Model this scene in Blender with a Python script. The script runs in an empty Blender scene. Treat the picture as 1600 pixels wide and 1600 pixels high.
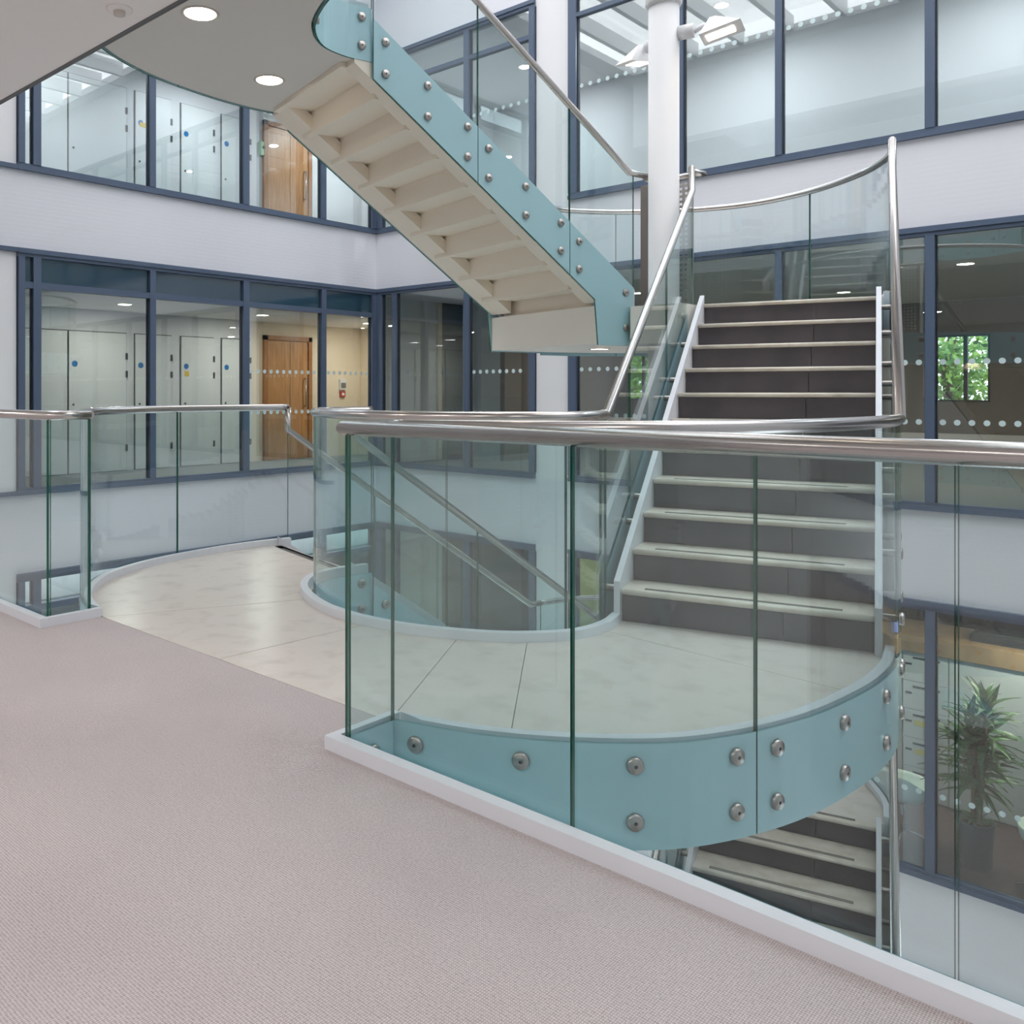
import bpy, bmesh, math, random
from mathutils import Vector, Matrix
random.seed(7)
C = bpy.context.scene.collection
SC = bpy.context.scene
PI = math.pi

# ------------------------------------------------------------------ camera, world, exposure
cam_d = bpy.data.cameras.new('camera'); cam = bpy.data.objects.new('camera', cam_d); C.objects.link(cam)
cam.location = (0, 0, 1.2); cam.rotation_euler = (PI/2, 0, math.radians(44.38))
cam_d.sensor_width = 36; cam_d.lens = 36*1377.3/1600; cam_d.shift_x = .125; cam_d.shift_y = -.1169
cam_d.clip_start = .02; cam_d.clip_end = 200
SC.camera = cam
w = bpy.data.worlds.new('overcast_sky'); SC.world = w; w.use_nodes = True
bg = w.node_tree.nodes['Background']; bg.inputs[0].default_value = (.965, .975, 1, 1); bg.inputs[1].default_value = 2.65
SC.view_settings.view_transform = 'Standard'; SC.view_settings.look = 'None'
SC.view_settings.gamma = 1; SC.view_settings.use_curve_mapping = False
SC.view_settings.exposure = 0.75
SC.cycles.transparent_max_bounces = 40; SC.cycles.max_bounces = 9; SC.cycles.diffuse_bounces = 5
SC.cycles.glossy_bounces = 3; SC.cycles.transmission_bounces = 6
SC.cycles.use_denoising = True; SC.cycles.sample_clamp_indirect = 6
SC.cycles.caustics_reflective = False; SC.cycles.caustics_refractive = False

S = 3.762; R_ = .171; G_ = .2507; HW = S/2
XL, YB = -10.14, 10.18        # faces of the left and back walls
XR = 5.2                      # right end of the atrium
AX = -3.3                     # axis of the stair

# ------------------------------------------------------------------ materials
def lin(c):
    return tuple(((v/255)/12.92 if v/255 <= .04045 else ((v/255+.055)/1.055)**2.4) for v in c)+(1,)
def mat(name, rgb, rough=.5, metal=0, spec=.5, noise=None, bump=None, coat=0):
    m = bpy.data.materials.new(name); m.use_nodes = True; nt = m.node_tree; p = nt.nodes['Principled BSDF']
    p.inputs['Base Color'].default_value = lin(rgb); p.inputs['Roughness'].default_value = rough
    p.inputs['Metallic'].default_value = metal; p.inputs['Specular IOR Level'].default_value = spec
    if coat: p.inputs['Coat Weight'].default_value = coat; p.inputs['Coat Roughness'].default_value = .05
    tc = nt.nodes.new('ShaderNodeTexCoord')
    if noise:
        rgb2, sc, det, lo, hi = noise
        n = nt.nodes.new('ShaderNodeTexNoise'); n.inputs['Scale'].default_value = sc; n.inputs['Detail'].default_value = det
        mp = nt.nodes.new('ShaderNodeMapping'); nt.links.new(tc.outputs['Object'], mp.inputs[0]); nt.links.new(mp.outputs[0], n.inputs['Vector'])
        r = nt.nodes.new('ShaderNodeMapRange'); r.inputs['From Min'].default_value = lo; r.inputs['From Max'].default_value = hi
        mx = nt.nodes.new('ShaderNodeMix'); mx.data_type = 'RGBA'
        mx.inputs['A'].default_value = lin(rgb); mx.inputs['B'].default_value = lin(rgb2)
        nt.links.new(n.outputs['Fac'], r.inputs['Value']); nt.links.new(r.outputs[0], mx.inputs['Factor'])
        nt.links.new(mx.outputs['Result'], p.inputs['Base Color'])
        m['mp'] = mp.name
    if bump:
        sc, st, dist = bump
        n2 = nt.nodes.new('ShaderNodeTexNoise'); n2.inputs['Scale'].default_value = sc; n2.inputs['Detail'].default_value = 3
        nt.links.new(tc.outputs['Object'], n2.inputs['Vector'])
        b = nt.nodes.new('ShaderNodeBump'); b.inputs['Strength'].default_value = st; b.inputs['Distance'].default_value = dist
        nt.links.new(n2.outputs['Fac'], b.inputs['Height']); nt.links.new(b.outputs[0], p.inputs['Normal'])
    return m
def emit(name, rgb, st):
    m = bpy.data.materials.new(name); m.use_nodes = True; nt = m.node_tree; nt.nodes.clear()
    e = nt.nodes.new('ShaderNodeEmission'); e.inputs[0].default_value = lin(rgb); e.inputs[1].default_value = st
    o = nt.nodes.new('ShaderNodeOutputMaterial'); nt.links.new(e.outputs[0], o.inputs[0]); return m
def glass(name, tint, refl=1.0, rgl=.0, ior=1.5):
    m = bpy.data.materials.new(name); m.use_nodes = True; nt = m.node_tree; nt.nodes.clear()
    t = nt.nodes.new('ShaderNodeBsdfTransparent'); t.inputs[0].default_value = tuple(tint)+(1,)
    g = nt.nodes.new('ShaderNodeBsdfGlossy'); g.inputs['Roughness'].default_value = rgl; g.inputs[0].default_value = (1, 1, 1, 1)
    f = nt.nodes.new('ShaderNodeFresnel'); f.inputs[0].default_value = ior
    # the same reflectance on entering and leaving faces
    geo = nt.nodes.new('ShaderNodeNewGeometry'); mm = nt.nodes.new('ShaderNodeMix'); mm.data_type = 'FLOAT'
    mm.inputs['A'].default_value = ior; mm.inputs['B'].default_value = 1/ior
    nt.links.new(geo.outputs['Backfacing'], mm.inputs['Factor']); nt.links.new(mm.outputs['Result'], f.inputs[0])
    k = nt.nodes.new('ShaderNodeMath'); k.operation = 'MULTIPLY'; k.inputs[1].default_value = refl; k.use_clamp = True
    nt.links.new(f.outputs[0], k.inputs[0])
    mx = nt.nodes.new('ShaderNodeMixShader'); nt.links.new(k.outputs[0], mx.inputs[0]); nt.links.new(t.outputs[0], mx.inputs[1]); nt.links.new(g.outputs[0], mx.inputs[2])
    o = nt.nodes.new('ShaderNodeOutputMaterial'); nt.links.new(mx.outputs[0], o.inputs[0]); return m

def ribbed(name, rgb, pitch, strength):
    m = mat(name, rgb, .6); nt = m.node_tree; p = nt.nodes['Principled BSDF']
    tc = nt.nodes.new('ShaderNodeTexCoord'); wv = nt.nodes.new('ShaderNodeTexWave')
    wv.bands_direction = 'Z'; wv.wave_profile = 'SAW'; wv.inputs['Scale'].default_value = .314159/pitch
    wv.inputs['Distortion'].default_value = .25; wv.inputs['Detail Scale'].default_value = 2
    nt.links.new(tc.outputs['Object'], wv.inputs['Vector'])
    b = nt.nodes.new('ShaderNodeBump'); b.inputs['Strength'].default_value = strength; b.inputs['Distance'].default_value = .008
    nt.links.new(wv.outputs['Fac'], b.inputs['Height']); nt.links.new(b.outputs[0], p.inputs['Normal'])
    return m
def wood(name, a, b_, sx=14, rough=.4):
    m = mat(name, a, rough, noise=(b_, 3, 6, .35, .65)); mp = m.node_tree.nodes[m['mp']]
    mp.inputs['Scale'].default_value = (sx, sx, .9); return m

M = {}
M['wall'] = ribbed('ribbed_white_panel', (226, 226, 232), .05, .35)
M['white'] = mat('white_paint', (228, 228, 230), .55)
M['softwhite'] = mat('matt_white', (214, 214, 214), .6)
M['ceil'] = mat('ceiling_paint', (236, 234, 232), .8)
M['kerb'] = mat('white_steel', (226, 230, 238), .35)
M['string'] = mat('white_string', (224, 226, 234), .4)
M['soffit'] = mat('cream_soffit', (240, 230, 214), .6)
M['halfwhite'] = mat('warm_white_paint', (246, 242, 232), .55)
M['soffit_grey'] = mat('grey_soffit', (216, 212, 206), .6)
M['edge_dark'] = mat('dark_edge_trim', (96, 96, 98), .5)
M['frame'] = mat('blue_grey_frame', (82, 96, 118), .4, spec=.4)
M['gasket'] = mat('dark_gasket', (34, 42, 52), .6)
M['steel'] = mat('brushed_steel', (196, 192, 190), .24, metal=1)
M['steel_dull'] = mat('satin_steel', (176, 170, 166), .36, metal=1)
M['socket'] = mat('dark_socket', (60, 56, 58), .5, metal=.6)
M['tread'] = mat('cream_stone_tread', (222, 214, 202), .4, noise=((204, 194, 180), 9, 6, .4, .7))
M['riser'] = mat('dark_slate_riser', (86, 81, 86), .42, noise=((70, 67, 73), 5, 6, .35, .7), bump=(40, .06, .003))
M['strip'] = mat('grip_strip', (112, 110, 106), .7)
M['stone'] = mat('limestone_floor', (220, 211, 204), .27, spec=.35, noise=((206, 196, 188), 7, 10, .5, .75))
M['frost'] = mat('frosted_teal_glass', (166, 204, 212), .3, spec=.5, coat=.5)
M['edge'] = mat('green_glass_edge', (14, 96, 78), .12, spec=.6)
M['glass'] = glass('clear_green_glass', (.922, .968, .966), 1.0)
M['roofglass'] = glass('rooflight_glass', (.97, .97, .965), 1.0)
M['pane'] = glass('window_glass', (.84, .905, .925), 2.4)
M['pane_dark'] = mat('opaque_blue_pane', (46, 74, 90), .06, spec=.9)
M['whitedoor'] = mat('white_door', (216, 218, 216), .45)
M['gap'] = mat('dark_gap', (60, 60, 58), .8)
M['oak'] = wood('oak_veneer', (196, 142, 86), (170, 116, 66))
M['oakframe'] = wood('oak_frame', (168, 112, 58), (140, 90, 44))
M['pine'] = wood('timber_fascia', (158, 130, 94), (140, 112, 78), 3)
M['carpet_room'] = mat('grey_carpet', (128, 130, 128), .95, noise=((104, 106, 104), 60, 3, .4, .6))
M['brownfloor'] = mat('brown_carpet', (78, 60, 60), .9, noise=((62, 50, 52), 30, 4, .4, .6))
M['taupe'] = mat('taupe_wall', (112, 104, 98), .8)
M['cream_wall'] = mat('cream_wall', (224, 208, 184), .7)
M['lime'] = mat('lime_panel', (190, 196, 96), .6)
M['grey_cab'] = mat('pale_grey_cabinet', (196, 204, 206), .45)
M['slot'] = mat('black_slot', (26, 34, 34), .5)
M['card'] = mat('yellow_card', (206, 200, 110), .7)
M['black'] = mat('black_plastic', (28, 30, 34), .4)
M['lav'] = emit('screen_glow', (160, 168, 226), .8)
M['blue'] = mat('blue_sign', (22, 108, 170), .4)
M['yellow'] = mat('yellow_sign', (222, 186, 52), .5)
M['green'] = mat('green_box', (176, 206, 170), .5)
M['red'] = mat('red_callpoint', (172, 40, 36), .4)
M['dots'] = mat('frosted_dots', (196, 214, 216), .6)
M['leaf'] = mat('plant_leaf', (92, 138, 80), .45, noise=((56, 96, 56), 14, 3, .4, .6))
M['leafy'] = mat('tree_leaf', (158, 196, 84), .5, noise=((84, 134, 56), 3, 3, .4, .6))
M['bark'] = mat('plant_cane', (150, 122, 100), .8)
M['bark_tree'] = mat('tree_bark', (84, 72, 60), .9)
M['pot'] = mat('slate_pot', (82, 100, 110), .5)
M['soil'] = mat('soil', (52, 42, 36), .95)
M['shell'] = mat('white_plastic_shell', (226, 236, 230), .3)
M['chrome'] = mat('chrome', (210, 212, 214), .12, metal=1)
M['lamp'] = emit('warm_lamp', (255, 238, 214), 9)
M['fill_disc'] = emit('gallery_fill', (255, 246, 236), 10)  # glow of the added fill discs over the gallery
M['lampring'] = mat('lamp_ring', (206, 198, 190), .4)
M['room_lamp'] = emit('room_lamp', (255, 240, 216), 14)
M['asphalt'] = mat('ground', (120, 124, 112), .9)
# carpet: short ribbed loop pile
def carpet():
    m = mat('ribbed_loop_carpet', (198, 186, 184), .95, spec=.1); nt = m.node_tree; p = nt.nodes['Principled BSDF']
    tc = nt.nodes.new('ShaderNodeTexCoord'); mp = nt.nodes.new('ShaderNodeMapping'); mp.inputs['Rotation'].default_value = (0, 0, 0)
    nt.links.new(tc.outputs['Object'], mp.inputs[0])
    a = nt.nodes.new('ShaderNodeTexWave'); a.bands_direction = 'X'; a.inputs['Scale'].default_value = .314159/.0056; a.inputs['Distortion'].default_value = .8; a.inputs['Detail'].default_value = 2; a.inputs['Detail Scale'].default_value = 3
    b = nt.nodes.new('ShaderNodeTexWave'); b.bands_direction = 'Y'; b.inputs['Scale'].default_value = .314159/.0072; b.inputs['Distortion'].default_value = 1.6; b.inputs['Detail'].default_value = 2; b.inputs['Detail Scale'].default_value = 4
    n = nt.nodes.new('ShaderNodeTexNoise'); n.inputs['Scale'].default_value = 150; n.inputs['Detail'].default_value = 2
    n2 = nt.nodes.new('ShaderNodeTexNoise'); n2.inputs['Scale'].default_value = 1.3; n2.inputs['Detail'].default_value = 4
    for q in (a, b, n, n2): nt.links.new(mp.outputs[0], q.inputs['Vector'])
    mu = nt.nodes.new('ShaderNodeMath'); mu.operation = 'MULTIPLY'; nt.links.new(a.outputs['Fac'], mu.inputs[0]); nt.links.new(b.outputs['Fac'], mu.inputs[1])
    ad = nt.nodes.new('ShaderNodeMath'); ad.operation = 'MULTIPLY_ADD'; nt.links.new(n.outputs['Fac'], ad.inputs[0]); ad.inputs[1].default_value = .9; nt.links.new(mu.outputs[0], ad.inputs[2])
    mr = nt.nodes.new('ShaderNodeMapRange'); mr.inputs['From Min'].default_value = .25; mr.inputs['From Max'].default_value = .95
    nt.links.new(ad.outputs[0], mr.inputs[0])
    mx = nt.nodes.new('ShaderNodeMix'); mx.data_type = 'RGBA'; mx.inputs['A'].default_value = lin((170, 161, 162)); mx.inputs['B'].default_value = lin((228, 219, 220))
    nt.links.new(mr.outputs[0], mx.inputs['Factor'])
    mx2 = nt.nodes.new('ShaderNodeMix'); mx2.data_type = 'RGBA'; mx2.blend_type = 'MULTIPLY'; mx2.inputs['Factor'].default_value = .25
    nt.links.new(mx.outputs['Result'], mx2.inputs['A']); nt.links.new(n2.outputs['Fac'], mx2.inputs['B'])
    nt.links.new(mx2.outputs['Result'], p.inputs['Base Color'])
    bp = nt.nodes.new('ShaderNodeBump'); bp.inputs['Strength'].default_value = .5; bp.inputs['Distance'].default_value = .002
    nt.links.new(ad.outputs[0], bp.inputs['Height']); nt.links.new(bp.outputs[0], p.inputs['Normal'])
    return m
M['carpet'] = carpet()

# ------------------------------------------------------------------ mesh helpers
class MB:
    def __init__(s): s.v = []; s.f = []; s.mi = []; s.mats = []; s.sm = []
    def m(s, k):
        if k not in s.mats: s.mats.append(k)
        return s.mats.index(k)
    def add(s, vs, fs, k, smooth=False):
        o = len(s.v); s.v += [tuple(p) for p in vs]; i = s.m(k)
        for f in fs: s.f.append([o+j for j in f]); s.mi.append(i); s.sm.append(smooth)
        return s
    def box(s, x0, x1, y0, y1, z0, z1, k):
        v = [(x, y, z) for z in (z0, z1) for y in (y0, y1) for x in (x0, x1)]
        return s.add(v, [(0, 2, 3, 1), (4, 5, 7, 6), (0, 1, 5, 4), (2, 6, 7, 3), (0, 4, 6, 2), (1, 3, 7, 5)], k)
    def hexa(s, v, k):   # 8 points: bottom ring of 4, top ring of 4
        return s.add(v, [(3, 2, 1, 0), (4, 5, 6, 7), (0, 1, 5, 4), (1, 2, 6, 5), (2, 3, 7, 6), (3, 0, 4, 7)], k)
    def prism(s, poly, z0, z1, k, ktop=None):
        n = len(poly); v = [(x, y, z0) for x, y in poly]+[(x, y, z1) for x, y in poly]
        a = sum(poly[i][0]*poly[(i+1) % n][1]-poly[(i+1) % n][0]*poly[i][1] for i in range(n))
        bot = list(range(n)); top = [n+i for i in bot]
        if a > 0: bot = bot[::-1]
        else: top = top[::-1]
        s.add(v, [bot]+[((i, (i+1) % n, n+(i+1) % n, n+i) if a > 0 else ((i+1) % n, i, n+i, n+(i+1) % n)) for i in range(n)], k)
        s.add([], [], k)
        if ktop: s.add([(x, y, z1) for x, y in poly], [list(range(n)) if a > 0 else list(range(n))[::-1]], ktop)
        else: s.f.append([len(s.v)-2*n+j for j in top]); s.mi.append(s.m(k)); s.sm.append(False)
        return s
    def cyl(s, c, r, z0, z1, k, n=24, r2=None, axis='z'):
        r2 = r if r2 is None else r2; vs = []
        for z, rr in ((z0, r), (z1, r2)):
            for i in range(n):
                a = 2*PI*i/n; p = (rr*math.cos(a), rr*math.sin(a), z)
                if axis == 'x': p = (p[2], p[0], p[1])
                if axis == 'y': p = (p[1], p[2], p[0])
                vs.append((c[0]+p[0], c[1]+p[1], c[2]+p[2]))
        s.add(vs, [(i, (i+1) % n, n+(i+1) % n, n+i) for i in range(n)], k, True)
        o = len(s.v)-2*n
        s.f.append([o+i for i in range(n)][::-1]); s.mi.append(s.m(k)); s.sm.append(False)
        s.f.append([o+n+i for i in range(n)]); s.mi.append(s.m(k)); s.sm.append(False)
        return s
    def lathe(s, c, prof, k, n=28):
        vs = [(c[0]+r*math.cos(2*PI*i/n), c[1]+r*math.sin(2*PI*i/n), c[2]+z) for r, z in prof for i in range(n)]
        fs = [(j*n+i, j*n+(i+1) % n, (j+1)*n+(i+1) % n, (j+1)*n+i) for j in range(len(prof)-1) for i in range(n)]
        return s.add(vs, fs, k, True)
    def tube(s, pts, r, k, n=14, closed_ends=True):
        pts = [Vector(p) for p in pts]; N = len(pts); tg = [(pts[i+1]-pts[i]).normalized() for i in range(N-1)]
        u = tg[0].orthogonal().normalized(); vs = []; prev = tg[0]
        for i in range(N):
            t0 = tg[max(i-1, 0)]; t1 = tg[min(i, N-2)]
            if i > 0:
                q = prev.rotation_difference(t0); u = (q @ u).normalized(); prev = t0
            v = t0.cross(u).normalized(); b = (t0+t1)
            nrm = b.normalized() if b.length > 1e-6 else t0
            for j in range(n):
                a = 2*PI*j/n; d = (u*math.cos(a)+v*math.sin(a))*r
                den = t0.dot(nrm); kk = -d.dot(nrm)/den if abs(den) > .3 else 0
                vs.append(pts[i]+d+t0*kk)
        fs = [(i*n+j, i*n+(j+1) % n, (i+1)*n+(j+1) % n, (i+1)*n+j) for i in range(N-1) for j in range(n)]
        s.add(vs, fs, k, True); o = len(s.v)-N*n
        s.f.append([o+j for j in range(n)][::-1]); s.mi.append(s.m(k)); s.sm.append(False)
        s.f.append([o+(N-1)*n+j for j in range(n)]); s.mi.append(s.m(k)); s.sm.append(False)
        return s
    def mesh(s, name):
        me = bpy.data.meshes.new(name); me.from_pydata(s.v, [], s.f)
        for k in s.mats: me.materials.append(M[k])
        me.polygons.foreach_set('material_index', s.mi); me.polygons.foreach_set('use_smooth', s.sm)
        me.update(); return me
    def build(s, name, parent=None, loc=None):
        o = bpy.data.objects.new(name, s.mesh(name)); C.objects.link(o)
        if parent is not None: o.parent = parent
        if loc: o.location = loc
        return o
def tag(o, label=None, cat=None, group=None, kind=None):
    for k, v in (('label', label), ('category', cat), ('group', group), ('kind', kind)):
        if v: o[k] = v
    return o
def empty(name, loc=(0, 0, 0), rz=0, **kw):
    o = bpy.data.objects.new(name, None); C.objects.link(o); o.location = loc; o.rotation_euler = (0, 0, rz); o.empty_display_size = .1
    return tag(o, **kw)
def inst(name, me, parent, loc, rot=(0, 0, 0)):
    o = bpy.data.objects.new(name, me); C.objects.link(o); o.parent = parent
    o.location = loc; o.rotation_euler = rot; return o
def copy_tree(o, parent=None):
    c = o.copy(); C.objects.link(c); c.parent = parent
    for ch in list(o.children): copy_tree(ch, c)
    return c
def smooth(P, n=8):
    out = []; P = [Vector(p) for p in P]
    for i in range(len(P)-1):
        p0 = P[max(i-1, 0)]; p1 = P[i]; p2 = P[i+1]; p3 = P[min(i+2, len(P)-1)]
        if i == 0: p0 = p1*2-p2
        if i == len(P)-2: p3 = p2*2-p1
        for j in range(n):
            t = j/n
            out.append(.5*((2*p1)+(p2-p0)*t+(2*p0-5*p1+4*p2-p3)*t*t+(3*p1-p0-3*p2+p3)*t**3))
    out.append(P[-1]); return [(p.x, p.y) for p in out]
def offset(P, d):      # shift to the left of travel
    out = []
    for i in range(len(P)):
        a = Vector(P[max(i-1, 0)]); b = Vector(P[min(i+1, len(P)-1)])
        t = (b-a).normalized()
        if 0 < i < len(P)-1:
            t0 = (Vector(P[i])-a).normalized(); t1 = (b-Vector(P[i])).normalized(); k = 1/max(.6, math.sqrt((1+t0.dot(t1))/2))
            t = (t0+t1).normalized()
        else: k = 1
        out.append((P[i][0]-t.y*d*k, P[i][1]+t.x*d*k))
    return out
def ribbon(mb, A, B, z0, z1, k):  # solid strip between two plan curves
    n = len(A); vs = [(x, y, z0) for x, y in A]+[(x, y, z0) for x, y in B]+[(x, y, z1) for x, y in A]+[(x, y, z1) for x, y in B]
    fs = []
    for i in range(n-1):
        fs += [(i, i+1, n+i+1, n+i), (2*n+i, 3*n+i, 3*n+i+1, 2*n+i+1), (i, 2*n+i, 2*n+i+1, i+1), (n+i, n+i+1, 3*n+i+1, 3*n+i)]
    fs += [(0, n, 3*n, 2*n), (n-1, 3*n-1, 4*n-1, 2*n-1)]
    mb.add(vs, fs, k); return mb

# ------------------------------------------------------------------ lanes of the stair
LW = 1.158
TH = math.radians(15.06); DX, DY = math.sin(TH), math.cos(TH)
def lane(side, e, s):     # side +1: right lane, -1: left lane ; e across from the well, s along, away from the gallery
    x = .959+e*DY-s*DX; y = 4.169+e*DX+s*DY
    return (AX+side*x, y)
GI, GO = -.11, LW+.10     # glass lines, inner and outer
SHL = -.10                # left lane starts a touch nearer

# plan curves, written for the right half, travelling from the gallery
O_R = [(-2.173, 2.27), (-1.88, 2.37), (-1.60, 2.545), (-1.33, 2.82), (-1.145, 3.25), (-1.065, 3.75), (-1.065, 4.15), lane(1, GO, 0)]
O_R = smooth(O_R, 6)
def mirror(P): return [(2*AX-x, y) for x, y in P]
O_L = mirror(O_R)
I_R = [lane(1, 0, 0), (-2.292, 3.95), (-2.325, 3.70), (-2.50, 3.465), (-2.74, 3.305), (-3.02, 3.195), (AX, 3.160)]
I_half = smooth(I_R, 6)
I_ALL = I_half+[p for p in mirror(I_half)[::-1][1:]]        # right lane -> left lane, landing on the left hand... ring of the well
I_G = offset(I_ALL, -.085)       # glass of the well, on the well side
if (I_G[len(I_G)//2][1] < 3.16): I_G = offset(I_ALL, .085); SGN = 1
else: SGN = -1
I_K = offset(I_ALL, SGN*.045)   # kerb
# half landing outer curve
HC = [lane(1, GO, 2.62), (-1.92, 7.36), (-2.22, 7.76), (-2.72, 8.13), (AX, 8.29), (-3.88, 8.13), (-4.38, 7.76), (-4.68, 7.36), lane(-1, GO, 2.62)]
HC = smooth(HC, 6)

# ------------------------------------------------------------------ glass panels with a frosted foot
fix_me = None
def fixing_mesh():
    global fix_me
    if fix_me is None:
        b = MB()
        b.lathe((0, 0, 0), [(0, .024), (.006, .024), (.0062, .020)], 'socket', 12)
        b.lathe((0, 0, 0), [(.006, .0235), (.016, .0235), (.017, .0225), (.023, .0225), (.028, .019), (.0295, .014), (.0295, .0085)], 'steel_dull', 24)
        b.lathe((0, 0, 0), [(.019, -.0085), (.019, -.085)], 'steel_dull', 14)
        fix_me = b.mesh('disc_fixing')
    return fix_me
def at_len(P, cum, d):
    for i in range(len(cum)-1):
        if d <= cum[i+1]+1e-9:
            t = (d-cum[i])/max(cum[i+1]-cum[i], 1e-9)
            return [P[i][j]+(P[i+1][j]-P[i][j])*t for j in range(len(P[0]))], i
    return list(P[-1]), len(P)-2
def balustrade(name, label, pts, joints, rail, outward, z0=0, fix=True, group=None, ends=(.12, .12), mid=1.1, only_top=False, cat='balustrade'):
    """pts: (x,y,zb,zf,zt). joints: arc lengths. outward: +1 when the fixing discs are on the left of travel"""
    root = empty(name, (pts[0][0], pts[0][1], z0), label=label, cat=cat, group=group)
    ox, oy = pts[0][0], pts[0][1]
    P = [(x-ox, y-oy, a, b, c) for x, y, a, b, c in pts]
    cum = [0]
    for i in range(1, len(P)): cum.append(cum[-1]+math.hypot(P[i][0]-P[i-1][0], P[i][1]-P[i-1][1]))
    cuts = [0]+[j for j in joints if 0 < j < cum[-1]]+[cum[-1]]
    T = .0065
    for a, b in zip(cuts[:-1], cuts[1:]):
        a2 = a+(.003 if a > 0 else 0); b2 = b-(.003 if b < cum[-1] else 0)
        seg = [at_len(P, cum, a2)[0]]+[P[i] for i in range(len(P)) if a2+1e-4 < cum[i] < b2-1e-4]+[at_len(P, cum, b2)[0]]
        A = offset([p[:2] for p in seg], T); B = offset([p[:2] for p in seg], -T); n = len(seg); mb = MB()
        has_f = any(p[3] > p[2]+.002 for p in seg)
        vs = []
        for Q in (A, B):
            for r in (2, 3, 4): vs += [(Q[i][0], Q[i][1], seg[i][r]) for i in range(n)]
        idx = lambda q, r, i: q*3*n+r*n+i
        ff, fg, fe = [], [], []
        for i in range(n-1):
            for r, L in ((0, ff), (1, fg)):
                if r == 0 and not has_f: continue
                L.append((idx(0, r, i), idx(0, r, i+1), idx(0, r+1, i+1), idx(0, r+1, i))[::-1]); L.append((idx(1, r, i), idx(1, r, i+1), idx(1, r+1, i+1), idx(1, r+1, i)))
            fe.append((idx(0, 2, i), idx(0, 2, i+1), idx(1, 2, i+1), idx(1, 2, i))[::-1]); fe.append((idx(0, 0, i), idx(0, 0, i+1), idx(1, 0, i+1), idx(1, 0, i)))
        for i in (0, n-1):
            for r in (0, 1):
                if r == 0 and not has_f: continue
                f = (idx(0, r, i), idx(1, r, i), idx(1, r+1, i), idx(0, r+1, i)); fe.append(f if i == 0 else f[::-1])
        o = 0; mb.v = vs
        for L, k in ((ff, 'frost'), (fg, 'glass'), (fe, 'edge')):
            if not L: continue
            mi = mb.m(k)
            for f in L: mb.f.append(list(f)); mb.mi.append(mi); mb.sm.append(False)
        mb.build('glass_panel', root)
        if fix and has_f:
            L = b2-a2; ds = [ends[0], L-ends[1]] if L > .5 else [L/2]
            if L > mid:
                nm_ = max(1, round(L/.46)-1); ds = [ds[0]]+[ds[0]+(ds[-1]-ds[0])*(q+1)/(nm_+1) for q in range(nm_)]+[ds[-1]]
            for d in ds:
                p, i = at_len(P, cum, a2+d)
                t = Vector((P[i+1][0]-P[i][0], P[i+1][1]-P[i][1])).normalized(); nx, ny = -t.y*outward, t.x*outward
                h = p[3]-p[2]
                for zz in ([.27, .80] if not only_top else [.80]):
                    inst('disc_fixing', fixing_mesh(), root, (p[0], p[1], p[2]+h*zz), (PI/2, 0, math.atan2(ny, nx)+PI/2))
    if rail:
        MB().tube([(x-ox, y-oy, z) for x, y, z in rail], .026, 'steel').build('handrail', root)
    return root

RH = 1.08      # rail centre above floors
def zipP(P, zb, zf, zt): return [(x, y, zb, zf, zt) for x, y in P]

def flight_pts(side, off, s0, z0, s1, z1, e):
    """glass of a flight whose nosing line runs from (s0,z0) to (s1,z1)"""
    return [lane(side, e, s) for s in (s0, s1)]

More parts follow.
